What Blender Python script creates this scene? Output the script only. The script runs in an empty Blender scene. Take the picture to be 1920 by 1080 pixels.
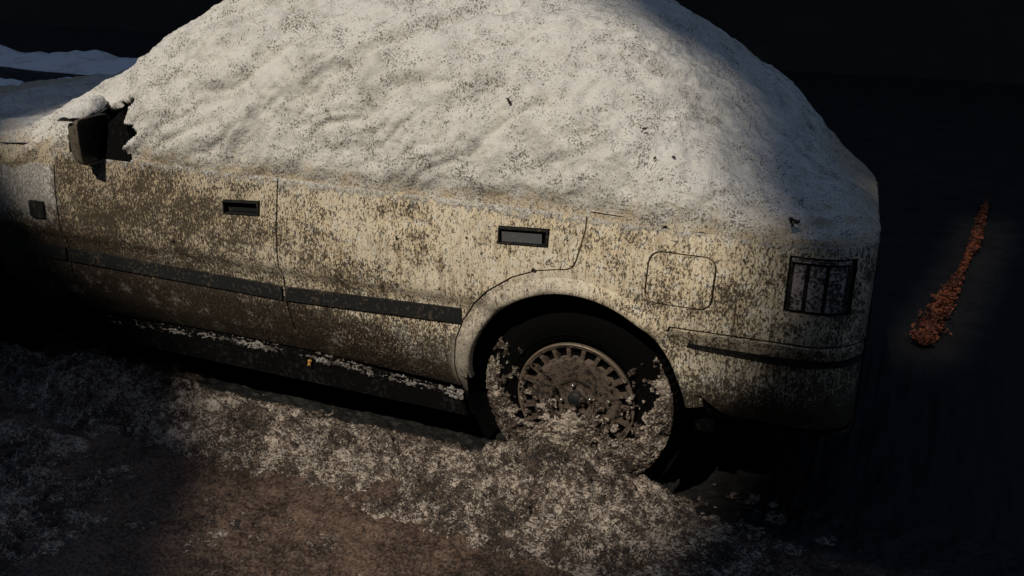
import bpy, math, random
import numpy as np
from mathutils import Vector, Matrix
from mathutils.geometry import delaunay_2d_cdt

random.seed(7)
rng = np.random.default_rng(11)
S = bpy.context.scene
COL = S.collection

# ------------------------------------------------------------------ camera, sky, sun, exposure
cam_d = bpy.data.cameras.new('camera')
cam = bpy.data.objects.new('camera', cam_d)
COL.objects.link(cam)
S.camera = cam
cam_d.sensor_width = 36.0
cam_d.lens = 36.0 * 1820.0 / 1920.0
cam_d.clip_start = 0.05
cam_d.clip_end = 500.0
yaw, pitch, roll = -0.402, -0.373, 0.001
f = Vector((math.sin(yaw) * math.cos(pitch), math.cos(yaw) * math.cos(pitch), math.sin(pitch)))
r = f.cross(Vector((0, 0, 1))).normalized()
u = r.cross(f)
r2 = math.cos(roll) * r + math.sin(roll) * u
u2 = -math.sin(roll) * r + math.cos(roll) * u
m = Matrix((r2, u2, -f)).transposed().to_4x4()
m.translation = Vector((0.867, -2.44, 1.702))
cam.matrix_world = m

SUN = Vector((-0.09, -0.65, 0.72)).normalized()          # towards the sun
sun_el = math.asin(SUN.z)
sun_az = math.atan2(SUN.x, SUN.y)                         # clockwise from +Y
w = bpy.data.worlds.new('World')
S.world = w
w.use_nodes = True
nt = w.node_tree
nt.nodes.clear()
sk = nt.nodes.new('ShaderNodeTexSky')
sk.sky_type = 'NISHITA'
sk.sun_disc = False
sk.sun_elevation = sun_el
sk.sun_rotation = sun_az
bg = nt.nodes.new('ShaderNodeBackground')
bg.inputs['Strength'].default_value = 0.14
wo = nt.nodes.new('ShaderNodeOutputWorld')
nt.links.new(sk.outputs[0], bg.inputs[0])
nt.links.new(bg.outputs[0], wo.inputs[0])
sl = bpy.data.lights.new('sun', 'SUN')
sl.energy = 5.0
sl.angle = math.radians(0.53)
sl.color = (1.0, 0.925, 0.80)
so = bpy.data.objects.new('sun', sl)
COL.objects.link(so)
so.rotation_euler = SUN.to_track_quat('Z', 'Y').to_euler()
so.location = SUN * 40
S.view_settings.view_transform = 'Standard'
S.view_settings.look = 'None'
S.view_settings.exposure = -0.85
S.view_settings.gamma = 1.0
S.view_settings.use_curve_mapping = False
S.cycles.max_bounces = 6

# ------------------------------------------------------------------ numpy noise
def _h(i, j, k, s):
    n = (i.astype(np.int64) * 374761393 + j.astype(np.int64) * 668265263 + k.astype(np.int64) * 2147483647 + s * 974634777) & 0xFFFFFFFF
    n = ((n ^ (n >> 13)) * 1274126177) & 0xFFFFFFFF
    n = ((n ^ (n >> 16)) * 2246822519) & 0xFFFFFFFF
    return ((n ^ (n >> 15)) & 0xFFFFFF) / float(0xFFFFFF) * 2 - 1

def vn(x, y, z=None, seed=0):
    x = np.asarray(x, float); y = np.asarray(y, float)
    z = np.zeros_like(x) + seed * 0.37 if z is None else np.asarray(z, float)
    i, j, k = np.floor(x), np.floor(y), np.floor(z)
    fx, fy, fz = x - i, y - j, z - k
    fx = fx * fx * (3 - 2 * fx); fy = fy * fy * (3 - 2 * fy); fz = fz * fz * (3 - 2 * fz)
    out = 0
    for a in (0, 1):
        for b in (0, 1):
            for c in (0, 1):
                wgt = (fx if a else 1 - fx) * (fy if b else 1 - fy) * (fz if c else 1 - fz)
                out = out + wgt * _h(i + a, j + b, k + c, seed)
    return out

def fbm(x, y, z=None, o=4, g=0.5, seed=0):
    s, a, q = 0, 1.0, 1.0
    for n in range(o):
        s = s + a * vn(x * q + 17.3 * n, y * q + 9.1 * n, None if z is None else z * q, seed + n)
        a *= g; q *= 2.03
    return s

def sstep(a, b, x):
    t = np.clip((np.asarray(x, float) - a) / (b - a), 0, 1)
    return t * t * (3 - 2 * t)

def inside(pts, poly):
    pts = np.asarray(pts); poly = np.asarray(poly)
    x, y = pts[:, 0], pts[:, 1]; r_ = np.zeros(len(pts), bool)
    x0, y0 = poly[:, 0], poly[:, 1]; x1, y1 = np.roll(x0, -1), np.roll(y0, -1)
    for a, b, c, d in zip(x0, y0, x1, y1):
        k = ((b > y) != (d > y)) & (x < (c - a) * (y - b) / (d - b + 1e-12) + a)
        r_ ^= k
    return r_

# ------------------------------------------------------------------ object helpers
def link(o, parent=None, label=None, cat=None, group=None, kind=None):
    COL.objects.link(o)
    if parent is not None:
        o.parent = parent
    if label: o['label'] = label
    if cat: o['category'] = cat
    if group: o['group'] = group
    if kind: o['kind'] = kind
    return o

def mesh(name, V, F, mat, smooth=True):
    me = bpy.data.meshes.new(name)
    if isinstance(F, np.ndarray):
        n = F.shape[1]
        me.vertices.add(len(V)); me.vertices.foreach_set('co', np.asarray(V, np.float32).ravel())
        me.loops.add(F.size); me.loops.foreach_set('vertex_index', F.astype(np.int32).ravel())
        me.polygons.add(len(F)); me.polygons.foreach_set('loop_start', np.arange(0, F.size, n, dtype=np.int32))
        me.update(calc_edges=True)
    else:
        me.from_pydata([tuple(v) for v in V], [], F)
    me.polygons.foreach_set('use_smooth', [smooth] * len(me.polygons))
    if mat: me.materials.append(mat)
    me.update()
    return me

def obj(name, V, F, mat, parent=None, smooth=True, loc=None, **k):
    o = bpy.data.objects.new(name, mesh(name, V, F, mat, smooth))
    if loc is not None: o.location = loc
    return link(o, parent, **k)

def grid_faces(nu, nv):
    a = np.arange(nu * nv).reshape(nu, nv)
    return np.stack([a[:-1, :-1], a[1:, :-1], a[1:, 1:], a[:-1, 1:]], -1).reshape(-1, 4)

def box(x0, x1, y0, y1, z0, z1):
    V = [(x, y, z) for x in (x0, x1) for y in (y0, y1) for z in (z0, z1)]
    F = [(0, 1, 3, 2), (4, 6, 7, 5), (0, 4, 5, 1), (2, 3, 7, 6), (0, 2, 6, 4), (1, 5, 7, 3)]
    return V, F

class MB:
    def __init__(s): s.V = []; s.F = []
    def add(s, V, F):
        n = len(s.V); s.V += [tuple(v) for v in V]; s.F += [tuple(i + n for i in q) for q in F]; return s
    def box(s, *a): return s.add(*box(*a))
    def lathe(s, prof, n=48, c=(0, 0, 0), close=False):      # prof: (radius, y); axis along y
        V = []; F = []
        for k in range(n):
            t = 2 * math.pi * k / n
            for (rr, y) in prof: V.append((c[0] + rr * math.sin(t), c[1] + y, c[2] + rr * math.cos(t)))
        p = len(prof)
        for k in range(n):
            for i in range(p - 1 + (1 if close else 0)):
                a = k * p + i; b = k * p + (i + 1) % p; q = ((k + 1) % n) * p
                F.append((a, b, q + (i + 1) % p, q + i))
        return s.add(V, F)

# ------------------------------------------------------------------ materials
def newmat(name):
    mt = bpy.data.materials.new(name); mt.use_nodes = True
    t = mt.node_tree; t.nodes.clear()
    out = t.nodes.new('ShaderNodeOutputMaterial'); b = t.nodes.new('ShaderNodeBsdfPrincipled')
    t.links.new(b.outputs[0], out.inputs[0])
    return mt, t, b

class NB:
    """small node builder"""
    def __init__(s, t): s.t = t
    def lk(s, v, sock):
        if v is None: return
        if hasattr(v, 'is_output') or isinstance(v, bpy.types.NodeSocket): s.t.links.new(v, sock)
        else: sock.default_value = v
    def co(s, which='Object'): return s.t.nodes.new('ShaderNodeTexCoord').outputs[which]
    def map(s, v, sc=(1, 1, 1), rot=(0, 0, 0), loc=(0, 0, 0)):
        n = s.t.nodes.new('ShaderNodeMapping'); s.lk(v, n.inputs[0])
        n.inputs['Scale'].default_value = sc; n.inputs['Rotation'].default_value = rot; n.inputs['Location'].default_value = loc
        return n.outputs[0]
    def noise(s, v, scale, detail=4, rough=.55, dist=0.0):
        n = s.t.nodes.new('ShaderNodeTexNoise'); s.lk(v, n.inputs['Vector'])
        n.inputs['Scale'].default_value = scale; n.inputs['Detail'].default_value = detail
        n.inputs['Roughness'].default_value = rough; n.inputs['Distortion'].default_value = dist
        return n.outputs[0]
    def vor(s, v, scale, feat='F1', out='Distance', rnd=1.0):
        n = s.t.nodes.new('ShaderNodeTexVoronoi'); n.feature = feat; s.lk(v, n.inputs['Vector'])
        n.inputs['Scale'].default_value = scale; n.inputs['Randomness'].default_value = rnd
        return n.outputs[out]
    def m(s, op, a, b=None, c=None, clamp=False):
        n = s.t.nodes.new('ShaderNodeMath'); n.operation = op; n.use_clamp = clamp
        s.lk(a, n.inputs[0]); s.lk(b, n.inputs[1]); s.lk(c, n.inputs[2])
        return n.outputs[0]
    def step(s, v, a, b, to0=0.0, to1=1.0):
        n = s.t.nodes.new('ShaderNodeMapRange'); n.interpolation_type = 'SMOOTHSTEP'
        s.lk(v, n.inputs[0]); s.lk(a, n.inputs[1]); s.lk(b, n.inputs[2]); n.inputs[3].default_value = to0; n.inputs[4].default_value = to1
        return n.outputs[0]
    def lin(s, v, a, b, to0=0.0, to1=1.0):
        n = s.t.nodes.new('ShaderNodeMapRange'); s.lk(v, n.inputs[0]); s.lk(a, n.inputs[1]); s.lk(b, n.inputs[2])
        n.inputs[3].default_value = to0; n.inputs[4].default_value = to1
        return n.outputs[0]
    def mix(s, fac, a, b):
        n = s.t.nodes.new('ShaderNodeMix'); n.data_type = 'RGBA'
        s.lk(fac, n.inputs[0])
        for v, i in ((a, 6), (b, 7)): s.lk((*v, 1) if isinstance(v, tuple) and len(v) == 3 else v, n.inputs[i])
        return n.outputs[2]
    def sep(s, v):
        n = s.t.nodes.new('ShaderNodeSeparateXYZ'); s.lk(v, n.inputs[0]); return n.outputs
    def bump(s, h, dist, strength=1.0, prev=None):
        n = s.t.nodes.new('ShaderNodeBump'); s.lk(h, n.inputs['Height']); n.inputs['Distance'].default_value = dist
        n.inputs['Strength'].default_value = strength
        if prev is not None: s.lk(prev, n.inputs['Normal'])
        return n.outputs[0]

BASE = Vector((-1.35, 0.85, 0.0))     # ground point under the car's middle; all car parts are local to it
BX, BY = BASE.x, BASE.y

def mat_paint():
    mt, t, b = newmat('dirty_cream_paint'); n = NB(t); c = n.co()
    X, Yc, Z = n.sep(c)
    big = n.noise(c, 4.5, 3, .6)
    mid = n.noise(c, 17, 4, .62)
    sq = n.map(c, (1, 1, .5))
    fine = n.noise(sq, 195, 6, .70, .6)
    fine2 = n.noise(n.map(c, (1, 1, .6), loc=(3.1, 1.7, 2.2)), 105, 6, .7, .6)
    drip = n.noise(n.map(c, (75, 75, 4.0)), 1.0, 3, .6)
    low = n.step(Z, .84, .26)                       # splash thrown up from the road: denser low down
    fwd0 = n.step(X, 1.0, -.45)
    foot = n.step(n.m('ADD', n.m('SUBTRACT', Z, n.m('MULTIPLY', fwd0, .11)), n.m('MULTIPLY', n.m('SUBTRACT', mid, .5), .34)), .50, .385)
    fwd = n.step(X, 1.0, -.45)                      # and denser on the front door
    dens = n.m('ADD', n.m('MULTIPLY', low, .075), n.m('MULTIPLY', fwd, .085))
    dens = n.m('ADD', dens, n.m('MULTIPLY', foot, .07))
    dens = n.m('ADD', dens, n.m('MULTIPLY', n.m('SUBTRACT', big, .5), .22))
    dens = n.m('ADD', dens, n.m('MULTIPLY', n.m('SUBTRACT', mid, .5), .22))
    dens = n.m('ADD', dens, n.m('MULTIPLY', n.step(X, 1.55, 2.15), .045))
    th = n.m('SUBTRACT', .585, dens)
    s1 = n.step(fine, n.m('SUBTRACT', th, .035), n.m('ADD', th, .025))
    s2 = n.step(fine2, n.m('ADD', th, .0), n.m('ADD', th, .07))
    spk = n.m('MAXIMUM', s1, n.m('MULTIPLY', s2, .9))
    film = n.m('MULTIPLY', n.step(drip, .44, .74), n.lin(Z, .95, .3, .45, .85))
    film = n.m('ADD', film, n.m('MULTIPLY', n.step(mid, .48, .8), .3), clamp=True)
    film = n.m('MAXIMUM', film, n.m('MULTIPLY', fwd, .62))
    base = n.mix(n.step(big, .35, .68), (.78, .685, .52), (.75, .615, .42))
    base = n.mix(n.step(n.noise(c, 40, 3), .5, .72), base, (.80, .75, .64))
    col = n.mix(film, base, (.25, .165, .088))
    footw = n.m('MULTIPLY', foot, n.step(X, 1.05, .70))
    col = n.mix(n.m('MULTIPLY', footw, .95), col, n.mix(n.m('MULTIPLY', n.step(fine, .497, .445), .92), (.016, .012, .010), (.42, .34, .245)))
    col = n.mix(n.m('MULTIPLY', spk, .92), col, (.022, .015, .010))
    # light caught by the rolled wheel arch lip, painted in pale at the front
    dx = n.m('SUBTRACT', X, 1.365); dz = n.m('SUBTRACT', Z, .322)
    rr = n.m('SQRT', n.m('ADD', n.m('MULTIPLY', dx, dx), n.m('MULTIPLY', dz, dz)))
    lip = n.m('MULTIPLY', n.step(rr, .425, .395), n.step(X, 1.47, 1.28))
    lip = n.m('MULTIPLY', lip, n.step(Z, .20, .30))
    lip = n.m('MULTIPLY', lip, n.step(fine2, .66, .50))
    col = n.mix(n.m('MULTIPLY', lip, .72), col, (.60, .53, .43))
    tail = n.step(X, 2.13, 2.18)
    col = n.mix(n.m('MULTIPLY', tail, .9), col, (.035, .027, .02))  # rear corner and rear face coloured dark to sink into shade
    # snow blown on to the sheet metal below the blanket and over the front wing
    wing = n.m('MULTIPLY', n.step(X, -.52, -.66), n.step(Z, .52, .74))
    top = n.m('MAXIMUM', n.step(Z, .835, .925), n.m('MULTIPLY', wing, .95))
    patch = n.step(n.noise(c, 15, 6, .68), .535, .66)
    patch = n.m('MULTIPLY', n.m('MULTIPLY', patch, n.step(Z, .50, .43)), n.m('MULTIPLY', n.step(Z, .28, .36), .72))
    patch = n.m('MULTIPLY', patch, n.step(fine2, .58, .46))
    dn = n.m('ADD', n.m('ADD', fine2, n.m('MULTIPLY', n.m('SUBTRACT', mid, .5), .8)), n.m('MULTIPLY', n.m('SUBTRACT', top, .5), .55))
    dust = n.m('MULTIPLY', n.step(dn, .46, .66), n.step(top, .02, .35))
    dust = n.m('MAXIMUM', dust, patch)
    col = n.mix(n.m('MULTIPLY', dust, .93), col, n.mix(n.m('MULTIPLY', s1, .7), (.70, .67, .62), (.16, .125, .09)))
    n.lk(col, b.inputs['Base Color'])
    b.inputs['Roughness'].default_value = .75
    b.inputs['Specular IOR Level'].default_value = .2
    h = n.m('ADD', n.m('MULTIPLY', spk, .6), n.m('MULTIPLY', fine, .6))
    h = n.m('ADD', h, n.m('MULTIPLY', dust, 1.2))
    n.lk(n.bump(h, .0022, .9), b.inputs['Normal'])
    return mt

def mat_simple(name, col, rough=.6, dirt=None, scale=60, th=.58, spec=.4, bump=.001, metal=0.0):
    mt, t, b = newmat(name); n = NB(t); c = n.co()
    v = n.noise(c, scale, 5, .65)
    d2 = n.noise(c, scale * .16, 3, .6)
    dd = dirt or tuple(min(1, x * 1.6 + .01) for x in col)
    k = n.step(n.m('ADD', v, n.m('MULTIPLY', n.m('SUBTRACT', d2, .5), .5)), th - .04, th + .1)
    n.lk(n.mix(k, col, dd), b.inputs['Base Color'])
    n.lk(n.lin(k, 0, 1, rough, .9), b.inputs['Roughness'])
    b.inputs['Specular IOR Level'].default_value = spec
    b.inputs['Metallic'].default_value = metal
    n.lk(n.bump(v, bump, .7), b.inputs['Normal'])
    return mt

def mat_snow():
    mt, t, b = newmat('dirty_snow'); n = NB(t); c = n.co()
    X, Yc, Z = n.sep(c)
    cl = n.noise(c, 7, 3, .6)
    cl2 = n.noise(c, 19, 3, .6)
    v1 = n.vor(c, 62); v2 = n.vor(n.map(c, loc=(5.3, 2.2, 7.7)), 120); v3 = n.vor(n.map(c, loc=(1.3, 9.2, 3.7)), 27)
    jit = n.noise(c, 240, 2, .6)
    low = n.step(Z, 1.10, .86)
    dn = n.m('ADD', n.m('MULTIPLY', n.m('SUBTRACT', cl, .5), .42), n.m('MULTIPLY', n.m('SUBTRACT', cl2, .5), .55))
    dn = n.m('ADD', dn, n.m('MULTIPLY', low, .05))
    def spot(v, r0, k):
        r = n.m('ADD', n.m('MULTIPLY', dn, k), r0)
        vv = n.m('ADD', v, n.m('MULTIPLY', n.m('SUBTRACT', jit, .5), .22))
        return n.step(vv, n.m('ADD', r, .07), n.m('SUBTRACT', r, .05))
    fs = n.noise(n.map(c, (1, 1, .8)), 185, 5, .66, .3)
    th = n.m('SUBTRACT', .562, n.m('MULTIPLY', dn, .58))
    sp = n.m('MAXIMUM', n.step(fs, n.m('SUBTRACT', th, .015), n.m('ADD', th, .06)), n.m('MULTIPLY', spot(v2, .12, .9), .7))
    sp = n.m('MAXIMUM', sp, n.m('MULTIPLY', spot(v3, .04, .42), .9))
    grey = n.step(n.noise(c, 11, 5, .65), .42, .74)
    base = n.mix(n.m('MULTIPLY', grey, .55), (.68, .65, .60), (.38, .355, .32))
    base = n.mix(n.m('MULTIPLY', n.step(n.noise(c, 33, 4, .6), .54, .78), .4), base, (.47, .41, .31))
    edge = n.m('MULTIPLY', n.step(n.m('ADD', Z, n.m('MULTIPLY', n.m('SUBTRACT', cl2, .5), .22)), .965, .875), .95)
    base = n.mix(edge, base, (.56, .46, .32))
    sp = n.m('MAXIMUM', sp, n.m('MULTIPLY', edge, n.step(fs, .49, .60)))
    col = n.mix(n.m('MULTIPLY', sp, .82), base, (.085, .066, .05))
    n.lk(col, b.inputs['Base Color'])
    b.inputs['Roughness'].default_value = .85
    b.inputs['Specular IOR Level'].default_value = .15
    b.inputs['Subsurface Weight'].default_value = 0.0
    h = n.m('ADD', n.noise(c, 120, 5, .65), n.m('MULTIPLY', n.noise(c, 38, 3, .6), 2.0))
    n.lk(n.bump(h, .0035, .9), b.inputs['Normal'])
    return mt

def mat_slush(name='grey_slush', pale=(.58, .49, .40), brown=(.10, .067, .048), dark=(.026, .020, .016), sc=1.0):
    mt, t, b = newmat(name); n = NB(t); c = n.co()
    c2 = n.map(c, (.75, 1, 1), rot=(0, 0, .12)); a = n.noise(c2, 105 * sc, 6, .70, 1.6); d = n.noise(c, 7 * sc, 4, .6); e = n.noise(c, 24 * sc, 3, .6)
    k = n.m('ADD', a, n.m('MULTIPLY', n.m('SUBTRACT', d, .5), .42))
    col = n.mix(n.step(k, .42, .50), dark, brown)
    col = n.mix(n.step(n.m('ADD', k, n.m('MULTIPLY', n.m('SUBTRACT', e, .5), .35)), .512, .60), col, pale)
    n.lk(col, b.inputs['Base Color'])
    n.lk(n.lin(k, .4, .6, .35, .7), b.inputs['Roughness'])
    b.inputs['Specular IOR Level'].default_value = .4
    n.lk(n.bump(a, .010, 1.0), b.inputs['Normal'])
    return mt

def mat_ground():
    mt, t, b = newmat('wet_muddy_road'); n = NB(t); c = n.co()
    a = n.noise(c, 110, 5, .7); d = n.noise(c, 6, 4, .6)
    k = n.m('ADD', a, n.m('MULTIPLY', n.m('SUBTRACT', d, .5), .4))
    col = n.mix(n.step(k, .38, .62), (.026, .018, .014), (.150, .096, .066))
    col = n.mix(n.step(k, .62, .74), col, (.24, .17, .12))
    X, Yc, Z = n.sep(c)
    under = n.step(n.m('ADD', Yc, n.m('MULTIPLY', n.m('SUBTRACT', d, .5), .12)), -.02, .05)  # shade under the car painted into the road as near-black colour
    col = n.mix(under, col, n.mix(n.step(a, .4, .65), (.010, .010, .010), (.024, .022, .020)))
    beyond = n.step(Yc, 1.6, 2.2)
    col = n.mix(beyond, col, n.mix(n.step(a, .4, .65), (.010, .010, .010), (.020, .019, .019)))  # shade behind the car painted in: near-black hides sun around the streak
    n.lk(col, b.inputs['Base Color'])
    n.lk(n.lin(d, .3, .7, .35, .8), b.inputs['Roughness'])
    b.inputs['Specular IOR Level'].default_value = .3
    n.lk(n.bump(a, .005, .8), b.inputs['Normal'])
    return mt

M = dict(
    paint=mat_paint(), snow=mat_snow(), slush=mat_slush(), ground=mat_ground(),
    gap=mat_simple('dark_gap', (.005, .005, .005), .9, spec=.02),
    rubber=mat_simple('black_rubber_trim', (.009, .010, .010), .65, (.070, .052, .036), 75, .565),
    tyre=mat_simple('tyre_rubber', (.0035, .0035, .0035), .95, (.020, .015, .012), 60, .66, bump=.003, spec=.03),
    hub=mat_simple('muddy_hubcap', (.105, .074, .054), .75, (.022, .016, .012), 60, .49, bump=.008),
    rim_edge=mat_simple('hubcap_rim', (.20, .155, .115), .45, (.09, .07, .05), 60, .56, metal=.3),
    nut=mat_simple('steel_nut', (.45, .43, .40), .28, (.12, .10, .08), 90, .62, metal=.9),
    glass=mat_simple('dark_window_glass', (.005, .006, .006), .30, (.012, .011, .010), 30, .6, spec=.3, bump=.0),
    lens=mat_simple('dirty_lamp_lens', (.48, .41, .40), .6, (.06, .045, .040), 110, .47, bump=.0015),
    handle=mat_simple('grey_handle_plastic', (.10, .10, .105), .5, (.17, .15, .13), 70, .6),
    housing=mat_simple('mirror_housing_paint', (.11, .085, .06), .7, (.05, .038, .026), 60, .52),
    brown=mat_simple('wet_dark_debris', (.022, .017, .013), .7, (.06, .045, .03), 200, .55),
    orange=mat_simple('orange_fleck', (.62, .33, .08), .6, (.4, .2, .05), 300, .55),
    rust=mat_slush('orange_streak_litter', (.36, .105, .042), (.17, .048, .020), (.03, .010, .007), .7),
    shade_snow=mat_simple('clean_snow', (.80, .82, .84), .85, (.62, .62, .62), 4, .55, spec=.1, bump=.03),
    wall=mat_simple('dark_brick', (.055, .052, .05), .85, (.07, .066, .06), 3, .5, bump=.01),
    concrete=mat_simple('soot_concrete', (.16, .15, .14), .9, (.22, .20, .18), 2, .5, bump=.01),
)

# ------------------------------------------------------------------ the setting: ground
WX, WZ, WR = 0.015, 0.305, 0.302       # rear wheel centre and tyre radius

def slush_thick(x, y):
    """height of the thrown-up slush above the road datum"""
    band = sstep(-.40 + .09 * sstep(-.3, -.8, x), -.19 + .07 * sstep(-.3, -.8, x), y + .10 * vn(x * 2.1, y * 2.1, seed=5) + .06 * vn(x * 6, y * 6, seed=7)) * sstep(.17, .03, y + .05 * vn(x * 5, y * 5, seed=6))
    h = .062 * band * sstep(.62, .15, x)
    # heap against the rear wheel
    d = np.sqrt(((x - WX + .01) / .33) ** 2 + ((y + .04) / .21) ** 2)
    h = h + .135 * np.exp(-(d * 1.25) ** 2.2)
    # trail running out behind the heap
    h = h + .035 * np.exp(-(((x - .45) / .28) ** 2 + ((y + .10 + .1 * (x - .3)) / .09) ** 2))
    # rut left by the tyres of passing cars
    yr = -.36 - .05 * (x + .6)
    h = h - .05 * np.exp(-((y - yr) / .045) ** 2) * sstep(.3, .0, x)
    # patches further out and at the front
    h = h + .05 * sstep(.12, .5, fbm(x * 2.2, y * 2.2, o=3, seed=21)) * sstep(-1.1, -1.5, x)
    rough = fbm(x * 9, y * 9, o=3, seed=31) * .018 + (.30 - np.abs(fbm(x * 19 + .4 * vn(x * 40, y * 40, seed=40), y * 19, o=4, g=.62, seed=41))) * .040
    return h - .018 + rough * (.55 + 5 * np.clip(h, 0, .13))

def ground_h(x, y):
    near = sstep(5, 2, np.hypot(x + .4, y + .2))
    return fbm(x * 1.7, y * 1.7, o=3, seed=51) * .012 * near + fbm(x * 14, y * 14, o=4, g=.6, seed=61) * .008 * near + (.3 - np.abs(fbm(x * 26, y * 26, o=3, g=.6, seed=65))) * .012 * near

def axis(a, b, step, lo, hi, n):
    d = np.arange(a, b, step)
    left = a - (a - lo) * (np.linspace(1, 0, n, endpoint=False) ** 3)
    right = b + (hi - b) * (np.linspace(0, 1, n + 1) ** 3)
    return np.concatenate([left, d, right])

gx = axis(-2.5, 1.3, .008, -70, 70, 60)
gy = axis(-1.35, .2, .008, -40, 90, 80)
GX, GY = np.meshgrid(gx, gy, indexing='ij')
GZ = ground_h(GX, GY)
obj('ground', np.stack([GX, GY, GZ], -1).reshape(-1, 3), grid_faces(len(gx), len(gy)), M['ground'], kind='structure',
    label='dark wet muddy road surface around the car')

sx = np.arange(-3.0, 1.1, .006); sy = np.arange(-1.2, .26, .006)
SX, SY = np.meshgrid(sx, sy, indexing='ij')
SZ = slush_thick(SX, SY)
V = np.stack([SX, SY, SZ], -1).reshape(-1, 3)
Fq = grid_faces(len(sx), len(sy))
keep = (SZ > ground_h(SX, SY) - .004).ravel()
Fq = Fq[keep[Fq].any(1)]
used = np.unique(Fq); rem = -np.ones(len(V), int); rem[used] = np.arange(len(used))
obj('slush', V[used], rem[Fq], M['slush'], kind='stuff', label='churned grey brown slush heaped along the car and wheel', cat='slush')

# loose crumbs of ice and grit lying on the slush
OCT_V = np.array([(1, 0, 0), (-1, 0, 0), (0, 1, 0), (0, -1, 0), (0, 0, 1), (0, 0, -1)], float)
OCT_F = np.array([(0, 2, 4), (2, 1, 4), (1, 3, 4), (3, 0, 4), (2, 0, 5), (1, 2, 5), (3, 1, 5), (0, 3, 5)])
def crumbs(P, R):
    n = len(P)
    q = rng.normal(size=(n, 4)); q /= np.linalg.norm(q, axis=1)[:, None]
    a, b, c, d = q.T
    Rm = np.stack([np.stack([1 - 2 * (c * c + d * d), 2 * (b * c - a * d), 2 * (b * d + a * c)], -1),
                   np.stack([2 * (b * c + a * d), 1 - 2 * (b * b + d * d), 2 * (c * d - a * b)], -1),
                   np.stack([2 * (b * d - a * c), 2 * (c * d + a * b), 1 - 2 * (b * b + c * c)], -1)], 1)
    Vv = OCT_V[None] * (rng.uniform(.5, 1.3, (n, 6, 1))) * R[:, None, None]
    Vv = np.einsum('nij,nkj->nki', Rm, Vv) + P[:, None, :]
    Ff = (OCT_F[None] + 6 * np.arange(n)[:, None, None]).reshape(-1, 3)
    return Vv.reshape(-1, 3), Ff

nC = 60000
cx = rng.uniform(-2.9, 1.2, nC); cy = rng.uniform(-1.2, .15, nC)
cz = slush_thick(cx, cy); cg = ground_h(cx, cy)
pk = np.clip((cz - cg) / .05, 0.015, 1) * (.3 + .7 * (vn(cx * 12, cy * 12, seed=71) > -.1))
ok = rng.uniform(size=nC) < pk
cx, cy, cz = cx[ok], cy[ok], np.maximum(cz, cg)[ok]
R = .0010 + .0045 * rng.uniform(size=len(cx)) ** 4
V, Fq = crumbs(np.stack([cx, cy, cz + R * .3], -1), R)
M['crumb'] = mat_slush('icy_grit', (.52, .45, .38), (.20, .15, .11), (.045, .034, .027), .6)
obj('slush_crumbs', V, Fq, M['crumb'], smooth=False, kind='stuff', label='loose crumbs of dirty ice scattered on the slush', cat='ice crumbs')

# ------------------------------------------------------------------ back wall, and an added unseen wall to shape the sunlight
def slab(name, outer, holes, ya, yb, mat, **k):
    pts = [Vector(p) for p in outer]; a = len(outer)
    ed = [(i, (i + 1) % a) for i in range(a)]
    for h in holes:
        n0 = len(pts); pts += [Vector(p) for p in h]; ed += [(n0 + i, n0 + (i + 1) % len(h)) for i in range(len(h))]
    vo, eo, fo, *_ = delaunay_2d_cdt(pts, ed, [], 1, 1e-6)
    P2 = np.array([tuple(v) for v in vo])
    F0 = [tuple(q) for q in fo if not any(inside(np.array([P2[list(q)].mean(0)]), h)[0] for h in holes)]
    n = len(P2)
    V = [(x, ya, z) for x, z in P2] + [(x, yb, z) for x, z in P2]
    F = F0 + [tuple(i + n for i in q[::-1]) for q in F0]
    cnt = set((q[i], q[(i + 1) % len(q)]) for q in F0 for i in range(len(q)))
    F += [(x, y, y + n, x + n) for (x, y) in cnt if (y, x) not in cnt]
    return obj(name, V, F, mat, smooth=False, **k)

BLOCKER_Y = -22.0  # plane of an added wall, out of view, that blocks the sun
def on_blocker(x, y, z):
    t = (BLOCKER_Y - y) / SUN.y
    return (x + t * SUN.x, z + t * SUN.z)
OPEN = [on_blocker(*q) for q in ((.37, .0, .45), (.44, .0, .58), (.53, .03, .72), (.58, .05, .85), (.52, .12, .94), (.40, .40, .965), (.34, .70, 1.0), (.30, .90, 1.07), (.22, .86, 1.19), (.10, .75, 1.30), (-.06, .73, 1.41),
        (-.40, 1.1, 1.5), (-1.0, 1.2, 1.5), (-1.55, 1.1, 1.45), (-2.2, .9, .97), (-2.25, .2, .90), (-2.0, .0, .62), (-1.66, .0, .42), (-1.30, -.05, .03), (-1.05, -.30, .03), (-.95, -.58, .03), (-.7, -.85, .03),
        (-.10, -.85, .03), (-.08, -.50, .03), (.09, -.38, .03), (.34, -.22, .03), (.38, .0, .25))]  # opening traced back from the sunlit pool on car and ground
SLIT = [on_blocker(*q) for q in ((1.02, 1.45, 0), (1.10, 1.75, 0), (1.19, 2.3, 0), (1.28, 2.9, 0), (1.36, 3.7, 0), (1.26, 3.9, 0), (1.15, 3.0, 0), (1.07, 2.45, 0), (.97, 1.95, 0), (.93, 1.55, 0))]  # second opening, shaped to let sun onto the orange streak
slab('sun_blocker', [(-70, -.2), (50, -.2), (50, 58), (-70, 58)], [OPEN, SLIT], BLOCKER_Y - .15, BLOCKER_Y, M['wall'], kind='structure',
     label='added unseen wall that blocks the sun, its openings shaped for the pool of light')
slab('back_wall', [(-70, -.2), (50, -.2), (50, 9), (-70, 9)], [], 9.0, 9.4, M['wall'], kind='structure',
     label='unlit dark wall beyond the snow banks')

# ------------------------------------------------------------------ the car
car = bpy.data.objects.new('parked_car', None)
car.location = BASE
link(car, None, 'cream parked car caked in road dirt, its top buried in snow', 'car')

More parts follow.
